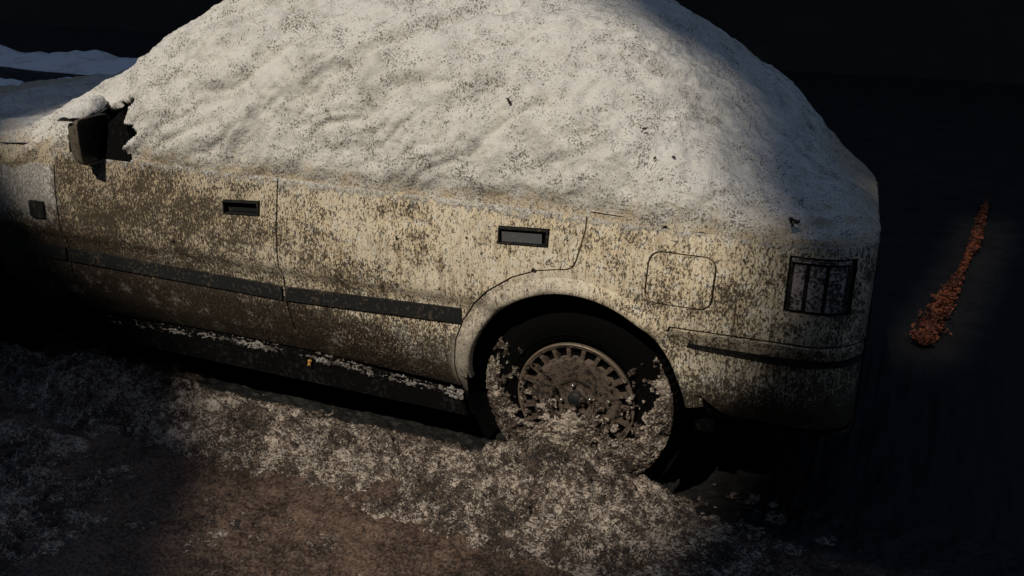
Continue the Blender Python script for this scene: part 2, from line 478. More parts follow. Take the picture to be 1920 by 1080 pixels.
PZ = np.array([.10, .20, .26, .30, .36, .42, .47, .485, .570, .60, .612, .64, .75, .88, .95, 1.1])
PY = np.array([.17, .135, .095, .066, .034, .020, .014, .018, .021, .006, .0, .0, .006, .030, .048, .11])
CR0, CR1 = .66, .815
XE = .812                      # rearmost x of the body side
def Ys(x, z):
    x = np.asarray(x, float); z = np.asarray(z, float)
    y = np.interp(z, PZ, PY)
    y = y + np.where(x > 0, .018 * x * x, 0)
    t = np.clip((x - CR0) / (CR1 - CR0), 0, .995)
    y = y + .15 * (1 - np.sqrt(1 - t * t))
    y = y + np.where(x < -1.9, .022 * (x + 1.9) ** 2, 0)
    return y

def resample(poly, d=.018, closed=True):
    out = []
    n = len(poly)
    for i in range(n if closed else n - 1):
        a = np.array(poly[i]); b = np.array(poly[(i + 1) % n])
        k = max(1, int(np.linalg.norm(b - a) / d))
        for j in range(k): out.append(tuple(a + (b - a) * j / k))
    if not closed: out.append(tuple(poly[-1]))
    return out

def area(p):
    p = np.array(p); q = np.roll(p, -1, 0)
    return .5 * np.sum(p[:, 0] * q[:, 1] - q[:, 0] * p[:, 1])

def inset(poly, d):
    p = np.array(poly)
    if area(p) < 0: p = p[::-1]
    e1 = p - np.roll(p, 1, 0); e2 = np.roll(p, -1, 0) - p
    def nrm(e):
        l = np.linalg.norm(e, axis=1)[:, None] + 1e-9
        return np.stack([-e[:, 1], e[:, 0]], 1) / l
    n1, n2 = nrm(e1), nrm(e2)
    b = n1 + n2; b /= (np.linalg.norm(b, axis=1)[:, None] + 1e-9)
    c = np.clip((b * n1).sum(1), .5, 1)
    return [tuple(v) for v in p + b * (d / c)[:, None]]

def panel(name, poly, mat, parent, holes=(), gap=.0025, off=0.0, depth=.018, step=.022, flip=False, surf=None, **k):
    """sheet-metal panel: outline in (x, z) bent over the body side, edges folded inwards"""
    surf = surf or Ys
    outer = inset(resample(poly), gap)
    hs = [inset(resample(h), -gap) for h in holes]
    xs = [p[0] for p in outer]; zs = [p[1] for p in outer]
    g = np.stack(np.meshgrid(np.arange(min(xs), max(xs), step), np.arange(min(zs), max(zs), step * .7)), -1).reshape(-1, 2)
    ins = inside(g, inset(outer, .006))
    for h in hs: ins &= ~inside(g, inset(h, -.006))
    g = g[ins]
    pts = [Vector(p) for p in outer]; edges = [(i, (i + 1) % len(outer)) for i in range(len(outer))]
    for h in hs:
        b0 = len(pts); pts += [Vector(p) for p in h]; edges += [(b0 + i, b0 + (i + 1) % len(h)) for i in range(len(h))]
    pts += [Vector(p) for p in g]
    vo, eo, fo, *_ = delaunay_2d_cdt(pts, edges, [], 1, 1e-6)
    P2 = np.array([tuple(v) for v in vo])
    cen = np.array([P2[list(fc)].mean(0) for fc in fo])
    kp = inside(cen, outer)
    for h in hs: kp &= ~inside(cen, h)
    F = [tuple(fc) for fc, q in zip(fo, kp) if q]
    Y0 = surf(P2[:, 0], P2[:, 1]) + off
    V = [(x - BX, y - BY, z) for (x, z), y in zip(P2, Y0)]
    # orient so that normals look to -y
    F = [fc if area(P2[list(fc)]) > 0 else fc[::-1] for fc in F]
    # folded edges
    cnt = {}
    for fc in F:
        for i in range(len(fc)):
            a, b = fc[i], fc[(i + 1) % len(fc)]
            cnt[(a, b)] = cnt.get((a, b), 0) + 1
    bound = [(a, b) for (a, b) in cnt if (b, a) not in cnt]
    new = {}
    for a, b in bound:
        ids = []
        for q in (a, b):
            ids.append(q)
        qa = len(V); V.append(V[a]); V.append(V[b]); V.append((V[b][0], V[b][1] + depth, V[b][2])); V.append((V[a][0], V[a][1] + depth, V[a][2]))
        F.append((qa + 1, qa, qa + 3, qa + 2))
    o = obj(name, V, F, mat, parent, **k)
    return o

def arc(cx, cz, rx, rz, a0, a1, n=24):
    return [(cx + rx * math.cos(math.radians(a0 + (a1 - a0) * i / (n - 1))), cz + rz * math.sin(math.radians(a0 + (a1 - a0) * i / (n - 1)))) for i in range(n)]

def rrect(x0, x1, z0, z1, rd, n=5, shear=0.0, tilt=0.0):
    P = []
    for (cx_, cz_, a) in ((x1 - rd, z1 - rd, 0), (x0 + rd, z1 - rd, 90), (x0 + rd, z0 + rd, 180), (x1 - rd, z0 + rd, 270)):
        P += arc(cx_, cz_, rd, rd, a, a + 90, n)
    return [(x + shear * (z - z0), z + tilt * (x - x0)) for x, z in P]

BELT = .902
SILL = [(-1.94, .268), (-1.33, .288), (-.93, .286), (-.65, .265), (-.385, .248)]
gapB = [(-.996, BELT), (-.997, .79), (-1.0, .666), (-.996, .537), (-.987, .463), (-.975, .383), (-.947, .314), (-.935, .286)]
gapF = [(-1.95, BELT), (-1.945, .70), (-1.943, .578), (-1.94, .507), (-1.936, .422), (-1.915, .365), (-1.868, .309), (-1.85, .268)]
gapR = [(.05, BELT), (.043, .915), (.042, .864), (.031, .81), (.021, .77), (.012, .752), (-.006, .743), (-.041, .738), (-.101, .726), (-.173, .696),
        (-.249, .643), (-.301, .589), (-.342, .525), (-.366, .458), (-.382, .357), (-.390, .252)]
AC = (.015, .322)
arch_f = [(-.352, .17)] + arc(AC[0], AC[1], .346, .349, 176, 22, 34)      # front lip over the top to the rear
arch_all = arch_f + [(.362, .408), (.40, .415)]

def hand_rect(x0, x1, z0, z1, t): return [(x0, z0), (x1, z0 + t), (x1, z1 + t), (x0, z1)]
HF = hand_rect(-1.206, -1.064, .764, .809, .010)
HR = hand_rect(-.221, -.067, .791, .841, .009)

front_door = panel('front_door', gapF[::-1] + [], M['paint'], car) if False else None
fd_poly = [(-1.85, .268), (-1.33, .288), (-.935, .286)] + gapB[::-1][1:] + gapF[:-1]
front_door = panel('front_door', fd_poly, M['paint'], car, holes=[HF])
rd_poly = [(-.935, .286), (-.65, .265), (-.390, .252)] + gapR[::-1][1:] + gapB[:-1]
rear_door = panel('rear_door', rd_poly, M['paint'], car, holes=[HR])

fuel = rrect(.227, .412, .684, .829, .032, shear=.03)
LZ0, LZ1 = .712, .860
LX0, LXE = .603, .764
q_poly = [(-.352, .12), (-.392, .12), (-.390, .252)] + gapR[::-1][1:] + [(.12, .893), (XE, .893), (XE, .625), (.303, .620)]
# rear lip of the arch climbs back to the front along the opening
arch_back = [p for p in arch_f[::-1]]
q_poly += [(.325, .56)] if False else []
arch_up = [p for p in arch_f if p[1] > .17]
qa = arc(AC[0], AC[1], .346, .349, 40, 176, 30) + [(-.352, .17)]
q_poly += qa
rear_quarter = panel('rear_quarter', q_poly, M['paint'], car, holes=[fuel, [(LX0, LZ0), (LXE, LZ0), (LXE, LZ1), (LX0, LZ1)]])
panel('fuel_flap', fuel, M['paint'], car, off=-.0005)

bp = [(.303, .620), (XE, .625), (XE, .30), (.70, .335), (.60, .345), (.462, .350), (.402, .416), (.362, .410), (.345, .43)]
ab = arc(AC[0], AC[1], .346, .349, 22, 40, 6)
bp += ab
lipv = []
aa = np.radians(np.linspace(181, 8, 70))
lprof = [(.344, .016), (.345, -.004), (.350, -.011), (.362, -.012), (.378, -.007), (.392, -.001), (.398, .003)]
for a in aa:
    for rr_, dy in lprof:
        x, z = AC[0] + rr_ * math.cos(a), AC[1] + (rr_ + .003) * math.sin(a)
        lipv.append((x - BX, float(Ys(x, z)) + dy - BY, z))
obj('arch_lip', lipv, grid_faces(len(aa), len(lprof)), M['paint'], rear_quarter)
def Yb(x, z):
    return Ys(x, z) - .006 * sstep(.30, .40, x) - .002 + .03 * sstep(.42, .33, z)
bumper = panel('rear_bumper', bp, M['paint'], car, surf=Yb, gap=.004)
strip = [(.352, .566), (.61, .556), (.81, .561), (.81, .582), (.61, .578), (.356, .577)]
panel('bumper_strip', strip, M['rubber'], bumper, surf=Yb, off=-.006, gap=0, depth=.02)

# front wing ahead of the door, with its own arch
FW = -2.64
fw_arch = arc(FW, .322, .346, .349, 4, 176, 30)
fp = [(-1.85, .268), (-1.868, .309), (-1.915, .365), (-1.936, .422), (-1.94, .507), (-1.943, .578), (-1.945, .70), (-1.95, BELT - .05), (-2.6, .86), (-3.3, .78), (-3.45, .70), (-3.45, .28), (-3.0, .25)]
fp += fw_arch[::-1] + [(-2.28, .25), (-1.95, .262)]
wing = panel('front_wing', fp, M['paint'], car)
rep = rrect(-2.075, -2.005, .655, .715, .006)
panel('side_repeater', rep, M['rubber'], car, off=-.010, gap=0, depth=.015)

# sill below the doors
sl_poly = [(-2.28, .17), (-.352, .165), (-.393, .25), (-.65, .262), (-.93, .283), (-1.33, .285), (-1.85, .265), (-2.28, .247)]
panel('sill', sl_poly, M['gap'], car, off=0, gap=.002, surf=lambda x, z: Ys(x, .30) + .001 + 0 * np.asarray(z))

# rubbing strips along the doors
def mould(name, x0, x1, parent):
    xs_ = np.linspace(x0, x1, 40)
    zb = np.interp(xs_, [-1.95, -1.0, -.33], [.496, .490, .518]); ht = .047
    p = [(a, b) for a, b in zip(xs_, zb)] + [(a, b + ht) for a, b in zip(xs_[::-1], zb[::-1])]
    return panel(name, p, M['rubber'], parent, off=-.009, gap=0.0, depth=.018, step=.03)
mould('side_moulding', -1.932, -1.003, front_door)
mould('side_moulding', -.989, -.346, rear_door)
mould('side_moulding', -2.28, -1.952, wing)

# dark inner structure seen through the shut lines
back = [(-.392, .12)] + gapR[::-1][0:1] + [(-.352, .17)] + arc(AC[0], AC[1], .352, .352, 176, -10, 34) + [(.80, .30), (.80, BELT - .02), (-2.0, BELT - .02), (-2.0, .18)]
back = [(-2.0, .18), (-.36, .17)] + arc(AC[0], AC[1], .352, .353, 176, 8, 34) + [(.43, .33), (.80, .33), (.80, BELT - .03), (-2.0, BELT - .06)]
panel('inner_panel', back, M['gap'], car, off=.017, gap=0, depth=.02, step=.04)

# door handles: a recess with a pull flap
def handle(pts, parent, flap_mat, dark):
    (x0, z0), (x1, z1), (x2, z2), (x3, z3) = pts
    xm, zm = (x0 + x1) / 2, (z0 + z3) / 2
    y = float(Ys(xm, zm))
    t = (z1 - z0) / (x1 - x0)
    mb = MB()
    def prism(a0, a1, c0, c1, ya, yb):      # bar between x a0..a1 and heights c0..c1 above lower edge
        Vv = []
        for x in (a0, a1):
            for yy in (ya, yb):
                for c in (c0, c1): Vv.append((x - BX, yy - BY, z0 + t * (x - x0) + c))
        mb.add(Vv, box(0, 1, 0, 1, 0, 1)[1])
    H = z3 - z0
    fr = .0045
    prism(x0 + .0005, x1 - .0005, H - fr, H - .0005, y - .006, y + .026)
    prism(x0 + .0005, x1 - .0005, .0005, fr, y - .005, y + .026)
    prism(x0 + .0005, x0 + fr, fr, H - fr, y - .006, y + .026)
    prism(x1 - fr, x1 - .0005, fr, H - fr, y - .006, y + .026)
    prism(x0 + fr, x1 - fr, fr, H - fr, y + .021, y + .026)
    o = obj('door_handle', mb.V, mb.F, M['rubber'], parent, smooth=False)
    mb = MB()
    if dark: prism(x0 + .010, x1 - .016, .008, H - .016, y + .012, y + .0205)
    else: prism(x0 + .009, x1 - .020, .006, H - .014, y + .003, y + .0205)
    obj('handle_flap', mb.V, mb.F, flap_mat, o, smooth=False)
# (door_handle is a part of the door, its flap the joined grip)
def handle_top(pts, door, flap_mat, dark): handle(pts, door, flap_mat, dark)
handle_top(HF, front_door, M['rubber'], True)
handle_top(HR, rear_door, M['handle'], False)

# tail lamp wrapping round the corner
lamp = panel('tail_lamp', [(LX0, LZ0), (LXE, LZ0), (LXE, LZ1), (LX0, LZ1)], M['rubber'], car, off=.010, gap=.001, depth=.02)
for (a, b) in ((.616, .645), (.656, .694), (.704, .744)):
    panel('lens', [(a, LZ0 + .010), (b, LZ0 + .010), (b, LZ1 - .020), (a, LZ1 - .020)], M['lens'], lamp, off=.0, gap=0, depth=.012, step=.012)
panel('lamp_trim', [(LX0 + .004, LZ1 - .012), (.752, LZ1 - .012), (.752, LZ1 - .004), (LX0 + .004, LZ1 - .004)], M['lens'], lamp, off=-.002, gap=0, depth=.013)

# far side, floor, deck, rear and front faces, wheel wells
def far(x, z): return Ys(x, z)
fs = MB()
xs_ = np.linspace(-3.45, XE - .07, 60); zs_ = np.linspace(.25, .93, 14)
for i in range(len(xs_) - 1):
    for j in range(len(zs_) - 1):
        xm, zm = (xs_[i] + xs_[i + 1]) / 2, (zs_[j] + zs_[j + 1]) / 2
        if math.hypot(xm - AC[0], zm - .322) < .35 or math.hypot(xm - FW, zm - .322) < .35: continue
        if zm > .91 - .30 * float(sstep(.36, .80, xm)): continue
        if xm < -2.0 and zm > .93 + (xm + 2) * .1: continue
        q = [(x, 1.7 - float(Ys(x, z)), z) for x, z in ((xs_[i], zs_[j]), (xs_[i], zs_[j + 1]), (xs_[i + 1], zs_[j + 1]), (xs_[i + 1], zs_[j]))]
        fs.add([(a - BX, b - BY, c) for a, b, c in q], [(0, 1, 2, 3)])
obj('body_side', fs.V, fs.F, M['paint'], car)
rp = MB()
zz = np.linspace(.30, .89, 10)
for j in range(len(zz) - 1):
    ya, yb = float(Ys(XE, zz[j])), float(Ys(XE, zz[j + 1]))
    rp.add([(XE - BX, ya - BY, zz[j]), (XE - .07 - BX, 1.7 - ya - BY, min(zz[j], .60)), (XE - .07 - BX, 1.7 - yb - BY, min(zz[j + 1], .61)), (XE - BX, yb - BY, zz[j + 1])], [(0, 1, 2, 3)])
obj('rear_panel', rp.V, rp.F, M['paint'], car)
fl = MB()
fl.box(-3.4 - BX, .79 - BX, .34 - BY, 1.36 - BY, .215, .235)
fl.box(-2.25 - BX, -.37 - BX, .085 - BY, .335 - BY, .205, .230); fl.box(-2.25 - BX, -.37 - BX, 1.365 - BY, 1.62 - BY, .205, .230)
fl.box(-3.4 - BX, -3.03 - BX, .12 - BY, .335 - BY, .215, .235); fl.box(.42 - BX, .76 - BX, .14 - BY, .335 - BY, .30, .32)
obj('floor_pan', fl.V, fl.F, M['gap'], car)
for nm, xa, xb, za, zb_ in (('bonnet', -3.45, -1.98, .80, .925), ('boot_lid', .05, XE, .915, .885)):
    d = MB()
    xx = np.linspace(xa, xb, 12)
    for i in range(11):
        z0_, z1_ = np.interp(xx[i], [xa, xb], [za, zb_]), np.interp(xx[i + 1], [xa, xb], [za, zb_])
        y0_, y1_ = float(Ys(xx[i], .9)) + .004, float(Ys(xx[i + 1], .9)) + .004
        d.add([(xx[i] - BX, y0_ - BY, z0_), (xx[i + 1] - BX, y1_ - BY, z1_), (min(xx[i + 1], XE - .07) - BX, 1.7 - y1_ - BY, z1_ - .30 * float(sstep(.34, .80, xx[i + 1]))), (xx[i] - BX, 1.7 - y0_ - BY, z0_ - .30 * float(sstep(.34, .80, xx[i])))], [(0, 1, 2, 3)])
    obj(nm, d.V, d.F, M['paint'], car)
ff = MB().box(-3.47 - BX, -3.45 - BX, .10 - BY, 1.60 - BY, .28, .80)
obj('front_panel', ff.V, ff.F, M['paint'], car)

# glasshouse (roof and windows) under the snow
def loft(stations, ny=10):
    V = []; 
    for (x, yb, zb, yt, zt) in stations:
        sec = [(yb, zb), (yb + .3 * (yt - yb), zb + .36 * (zt - zb)), (yb + .7 * (yt - yb), zb + .76 * (zt - zb)), (yt, zt - .02), (yt + .08, zt), (.85, zt + .015)]
        full = sec + [(1.7 - a, b) for a, b in sec[-2::-1]]
        V += [(x - BX, a - BY, b) for a, b in full]
    n = len(V) // len(stations)
    return V, n
st = [(-2.02, .09, .91, .14, .945), (-1.75, .075, .91, .24, 1.08), (-1.40, .07, .91, .32, 1.27), (-.8, .07, .91, .33, 1.31), (-.2, .07, .91, .33, 1.28), (.1, .08, .91, .30, 1.12), (.38, .12, .91, .2, .94)]
V, n_ = loft(st)
obj('window_glass', V, grid_faces(len(st), n_), M['glass'], car)

# wheels
def wheel_well(cx_, side):
    s = 1 if side == 'near' else -1
    y0_ = .03; y1_ = .32
    mb = MB().lathe([(.352, y0_), (.352, y1_), (.02, y1_)], 40)
    Vv = [(x + cx_ - BX, (y if s > 0 else 1.7 - y) - BY, z + .322) for x, y, z in mb.V]
    Fk = [q for q in mb.F if max(Vv[i][2] for i in q) > .16]
    obj('wheel_well', Vv, Fk, M['gap'], car)
for cx_ in (AC[0], FW):
    wheel_well(cx_, 'near'); wheel_well(cx_, 'far')

wheels = []
def make_wheel():
    yf = .045                                   # outer face of the tyre
    w_ = MB().lathe([(.02, .055), (.17, .055), (.185, .05), (.185, .2), (.10, .2), (.02, .2)], 40)
    wo_ = obj('wheel', w_.V, w_.F, M['gap'], car, loc=(WX - BX, .022 - BY, WZ))
    prof = [(.188, .20), (.188, .05), (.196, .046), (.205, .040), (.235, .034), (.262, .036), (.278, .044), (.290, .056), (.298, .068), (.302, .085), (.302, .165), (.295, .195), (.27, .215), (.22, .215), (.188, .20)]
    t_ = MB().lathe(prof, 72)
    for k in range(72):                         # tread blocks on the shoulder
        a = 2 * math.pi * k / 72
        Vv, Fv = box(-.0085, .0085, .070, .180, .2985, .3075)
        ca, sa = math.cos(a), math.sin(a)
        t_.add([(x * ca + z * sa, y, -x * sa + z * ca) for x, y, z in Vv], Fv)
    for rr in (.215, .252):                     # moulded rings of the sidewall
        t_.lathe([(rr - .002, .0375), (rr - .001, .0345), (rr + .001, .0343), (rr + .002, .0365)], 72)
    obj('tyre', t_.V, t_.F, M['tyre'], wo_)
    h_ = MB().lathe([(.0, .044), (.03, .044), (.034, .046), (.058, .047), (.062, .040), (.075, .036), (.128, .031), (.140, .030), (.142, .054), (.171, .056), (.173, .034), (.180, .031), (.1835, .0335), (.186, .046)], 72)
    obj('hubcap', h_.V, h_.F, M['hub'], wo_)
    e_ = MB().lathe([(.181, .033), (.1835, .0285), (.187, .030), (.189, .036), (.187, .044)], 96)
    obj('hubcap_rim', e_.V, e_.F, M['rim_edge'], wo_)
    s_ = MB().lathe([(.1415, .0525), (.1715, .0525)], 72)
    obj('slot_ring', s_.V, s_.F, M['tyre'], wo_)
    Vv, Fv = box(-.0062, .0062, .0315, .055, .1405, .1725)
    me = mesh('rib', Vv, Fv, M['hub'], False)
    for k in range(22):
        o = bpy.data.objects.new('rib', me); o.rotation_euler = (0, 2 * math.pi * k / 22, 0); link(o, wo_)
    nm = MB().lathe([(.0, .028), (.004, .0283), (.0068, .031), (.0075, .046)], 6)
    me = mesh('wheel_nut', nm.V, nm.F, M['nut'], True)
    for k in range(4):
        a = math.radians(20 + 90 * k)
        o = bpy.data.objects.new('wheel_nut', me); o.location = (.047 * math.cos(a), .004, .047 * math.sin(a)); link(o, wo_)
    c_ = MB().lathe([(.0, .030), (.020, .031), (.025, .036), (.026, .046)], 24)
    obj('hub_cap_centre', c_.V, c_.F, M['rubber'], wo_)
    return wo_
wh = make_wheel()
wh.rotation_euler = (0, math.radians(8), 0)
def copy_wheel(dx, flip):
    c = wh.copy(); COL.objects.link(c); c.location = (wh.location.x + dx, (1.678 - BY) if flip else wh.location.y, WZ)
    c.rotation_euler = (0, .4, math.pi if flip else 0)
    for ch in list(wh.children):
        k = ch.copy(); COL.objects.link(k); k.parent = c
copy_wheel(FW - WX, False); copy_wheel(0, True); copy_wheel(FW - WX, True)

# slush caked on the lower tyre and hubcap: a thin lumpy crust
na, nr = 420, 150
A_, R_ = np.meshgrid(np.linspace(-2.25, 2.25, na) + math.pi, np.linspace(.012, .300, nr), indexing='ij')
px_, pz_ = R_ * np.sin(A_), R_ * np.cos(A_)
lev = -.035 + .07 * vn(px_ * 14, pz_ * 14, seed=81) + .17 * sstep(.19, .26, np.abs(px_))
msk = sstep(.02, -.12, pz_ - lev) + .55 * fbm(px_ * 45, pz_ * 45, o=3, g=.7, seed=83) - .15
lump = (.30 - np.abs(fbm(px_ * 32, pz_ * 32, o=4, g=.62, seed=84))) * .016
cov = np.interp(R_, [0, .13, .14, .172, .18, .19, .20, .235, .262, .30], [.030, .031, .031, .031, .030, .033, .038, .034, .036, .060])
CY = cov - .004 - np.clip(msk, 0, .6) * .012 - lump
Fc = grid_faces(na, nr)
mk_ = (msk > .12).ravel()
Fc = Fc[mk_[Fc].all(1)]
Vc = np.stack([px_, CY, pz_], -1).reshape(-1, 3)
usd = np.unique(Fc); rm = -np.ones(len(Vc), int); rm[usd] = np.arange(len(usd))
cs = obj('caked_slush', Vc[usd], rm[Fc], M['slush'], wh, kind='stuff')
cs.rotation_euler = (0, -math.radians(8), 0)
md = cs.modifiers.new('thickness', 'SOLIDIFY'); md.thickness = .008; md.offset = 0

# crust of ice along the sill ledge
na, nr = 900, 12
ixs = np.linspace(-1.86, -.37, na); t_ = np.linspace(0, math.pi, nr)
IX, T_ = np.meshgrid(ixs, t_, indexing='ij')
zc = np.interp(IX, [-1.85, -1.33, -.93, -.65, -.37], [.252, .272, .270, .252, .238])
amp = .0085 + .005 * fbm(IX * 9, IX * 0, o=2, seed=85) + .0065 * fbm(IX * 75, T_ * 3, o=3, g=.8, seed=86)
amp = np.clip(amp, .0006, .022)
IY = Ys(IX, .30 + 0 * IX) + .010 - amp * 1.1 * np.sin(T_)
IZ = zc - .004 + amp * 1.3 * -np.cos(T_)
M['ice'] = mat_slush('sill_ice_crust', (.52, .50, .47), (.20, .17, .145), (.04, .035, .03), 1.5)
obj('sill_ice', np.stack([IX, IY, IZ], -1).reshape(-1, 3), grid_faces(na, nr), M['ice'], label='crust of pale icy grit along the sill under the doors', cat='ice crust')

# mudflap behind the rear wheel
V, Fv = box(0, 1, 0, 1, 0, 1)
mf = MB()
nx_, nz_ = 2, 10
for (a, b) in ((.372, .43),):
    Vv = []
    for i, z in enumerate(np.linspace(.42, .27, 10)):
        lean = .05 * (.42 - z)
        for x in (a + lean, b + lean):
            for y in (.085, .24): Vv.append((x - BX, y - BY, z))
    Fv = []
    for i in range(9):
        q = 4 * i
        Fv += [(q, q + 1, q + 5, q + 4), (q + 2, q + 6, q + 7, q + 3), (q, q + 4, q + 6, q + 2), (q + 1, q + 3, q + 7, q + 5)]
    Fv += [(0, 2, 3, 1), (36, 37, 39, 38)]
    mf.add(Vv, Fv)
obj('mudflap', mf.V, mf.F, M['gap'], car, smooth=False)

# door mirror with its glass facing back
mx, mz = -1.735, .94
def mirror():
    mb = MB()
    # housing: rounded box, open towards the rear, glass set in it
    ys_, zs2 = (-.060, .090), (.885, 1.045)
    secs = [(mx - .05, .55), (mx - .042, .8), (mx - .02, .95), (mx + .008, 1.0), (mx + .014, 1.0), (mx + .014, .955), (mx + .006, .95)]
    yc, zc = sum(ys_) / 2, sum(zs2) / 2; hw, hh = (ys_[1] - ys_[0]) / 2, (zs2[1] - zs2[0]) / 2
    Vv = []; n = 28
    for (x, s) in secs:
        for k in range(n):
            a = 2 * math.pi * k / n
            ca, sa = math.cos(a), math.sin(a)
            e = .28
            yy = yc + hw * s * math.copysign(abs(ca) ** e, ca); z = zc + hh * s * math.copysign(abs(sa) ** e, sa)
            Vv.append((x - .25 * (yy - yc) * 0 - BX, yy - BY, z))
    Fv = []
    for i in range(len(secs) - 1):
        for k in range(n): Fv.append((i * n + k, i * n + (k + 1) % n, (i + 1) * n + (k + 1) % n, (i + 1) * n + k))
    Fv.append(tuple(range(n))[::-1])
    o = obj('door_mirror', Vv, Fv, M['housing'], car)
    n0 = (len(secs) - 1) * n
    obj('mirror_glass', [tuple(np.array(v) + (0.001, 0, 0)) for v in Vv[n0:]], [tuple(range(n))], M['glass'], o, smooth=False)
    st_ = MB().box(mx - .05 - BX, mx + .0 - BX, -.01 - BY, .07 - BY, .90, .96)
    obj('mirror_stalk', st_.V, st_.F, M['gap'], o, smooth=False)
    # black corner plate on the window
    tri = [(-1.84, .895), (-1.60, .895), (-1.60, .93), (-1.66, 1.06)]
    panel('corner_plate', tri, M['gap'], o, surf=lambda x, z: .03 + .0 * np.asarray(x) + .38 * (np.asarray(z) - .89), gap=0, depth=.015)
mirror()

# ------------------------------------------------------------------ the snow on the car
NX, NV = 560, 230
sxs = np.concatenate([np.linspace(-3.5, -2.35, 60, endpoint=False), np.linspace(-2.35, .8135, NX - 60)])
ph = np.linspace(0, 1, NV) ** 1.15 * math.pi                        # near belt, over the top, to the far belt
ztop_x = [-3.5, -2.9, -2.35, -2.24, -2.12, -1.84, -1.56, -1.30, -.8, -.35, -.12, .05, .26, .46, .62, .73, .79, .822]
ztop_z = [.86, .95, .985, 1.0, 1.035, 1.225, 1.410, 1.530, 1.545, 1.500, 1.455, 1.400, 1.250, 1.110, 1.025, .985, .955, .92]
zb_x = [-3.5, -2.3, -2.05, -1.95, -1.90, -1.6, -1.4, -1.2, -1.0, -.8, -.53, -.25, -.05, .1, .27, .41, .55, .70, .78, .822]
zb_z = [.72, .80, .83, .86, .885, .900, .870, .862, .893, .884, .900, .902, .925, .922, .920, .922, .908, .905, .90, .90]
zt = np.interp(sxs, ztop_x, ztop_z)
k = np.exp(-np.linspace(-2.5, 2.5, 21) ** 2); k /= k.sum()
zt = np.convolve(np.pad(zt, 10, mode='edge'), k, 'valid')
zb = np.interp(sxs, zb_x, zb_z) - .022 - .018 * sstep(.05, .2, sxs) + .016 * fbm(sxs * 6, sxs * 0, o=2, seed=3)
jit = .008 * fbm(sxs * 22, sxs * 0, o=2, seed=33) + .010 * fbm(sxs * 45, sxs * 0, o=3, g=.7, seed=4)
U, PH = np.meshgrid(sxs, ph, indexing='ij')
ZT, ZB = zt[:, None] + 0 * PH, zb[:, None] + 0 * PH
s = np.sin(PH); c = np.cos(PH)
y0 = Ys(sxs, np.minimum(zb, .93))[:, None] - .004
half = .85 - y0
ex = (.42 + .28 * sstep(-2.12, -1.85, sxs))[:, None]
lowb = np.minimum(ZB, .93)
Yv = .85 - np.sign(c) * half * np.abs(c) ** ex
Zv = ZB + (ZT - ZB) * s ** (ex + .14)
hh = Zv - ZB
foot = Ys(U, np.minimum(Zv, .95)) + .010 - .013 * sstep(0, .07, hh) - .007 * sstep(.1, .25, U) + .010 * sstep(.55, .70, U)
near = (c > 0) & (Zv < 1.02)
Yv = np.where(near, Yv + (foot - Yv) * sstep(.09, .03, hh), Yv)
# where snow clings to the front wing it follows the sheet metal first
# surface normal from finite differences
def normals(Xa, Ya, Za):
    du = np.stack([np.gradient(a, axis=0) for a in (Xa, Ya, Za)], -1); dv = np.stack([np.gradient(a, axis=1) for a in (Xa, Ya, Za)], -1)
    n = np.cross(dv, du); n /= (np.linalg.norm(n, axis=-1, keepdims=True) + 1e-9)
    return n
N = normals(U, Yv, Zv)
arcl = np.cumsum(np.concatenate([np.zeros((len(sxs), 1)), np.hypot(np.diff(Yv, axis=1), np.diff(Zv, axis=1))], 1), axis=1)
a30 = math.radians(32)
p = U * math.cos(a30) + arcl * math.sin(a30); q = -U * math.sin(a30) + arcl * math.cos(a30)
wob = .05 * fbm(U * 5, arcl * 5, o=2, seed=91)
rip = 1 - np.abs(vn(p * 2.6, (q + wob) * 11, seed=92)) * 2
rip2 = 1 - np.abs(vn(p * 5.5, (q + wob) * 21, seed=93)) * 2
dsp = .013 * rip + .010 * rip2 + .007 * fbm(U * 4, arcl * 4, o=2, seed=94) + .0065 * fbm(U * 19, arcl * 19, o=3, g=.6, seed=95) + .0026 * fbm(U * 60, arcl * 60, o=2, seed=96)
edge = sstep(0, .17, np.minimum(arcl, arcl[:, -1:] - arcl))
thick = .020 * sstep(.06, .34, arcl) + .006 * fbm(U * 11, arcl * 11, o=4, g=.6, seed=98) * (1 - edge)
D = (thick + dsp * (.25 + .75 * edge)) * (1 - .75 * sstep(.62, .80, U)) * sstep(0, .07, np.minimum(arcl, arcl[:, -1:] - arcl))
Xs, Ysn, Zs = U + N[..., 0] * D, Yv + N[..., 1] * D, Zv + N[..., 2] * D
rr_ = sstep(.38, .822, U) * np.clip((Yv - .12) / 1.4, 0, 1)
V = np.stack([Xs - .085 * rr_, Ysn, Zs - .17 * rr_ + jit[:, None] * sstep(.06, 0, arcl)], -1).reshape(-1, 3)
F = grid_faces(len(sxs), NV)
# the hollow melted open behind the mirror
cen = V[F].mean(1)
jag = .018 * fbm(cen[:, 0] * 16, cen[:, 2] * 16, o=3, seed=97)
hole_poly = [(-1.87, .80), (-1.87, 1.03), (-1.74, 1.06), (-1.650, 1.105), (-1.605, 1.09), (-1.615, 1.03), (-1.575, .985), (-1.62, .94), (-1.60, .885), (-1.56, .872), (-1.60, .80)]
hp = inside(np.stack([cen[:, 0] + jag, cen[:, 2] + jag * .8], 1), hole_poly) & (cen[:, 1] < .6)
F = F[~hp]
snow = obj('snow_blanket', V, F, M['snow'], label='thick dirt speckled snow covering the roof, windows and boot of the car', cat='snow')
sm = snow.modifiers.new('thickness', 'SOLIDIFY'); sm.thickness = .03; sm.offset = -1
vg = snow.vertex_groups.new(name='thickness')
wv = np.clip(edge.ravel(), .08, 1)
for lv in range(13):
    ids = np.nonzero(np.round(wv * 12).astype(int) == lv)[0]
    if len(ids): vg.add(ids.tolist(), max(lv / 12, .06), 'REPLACE')
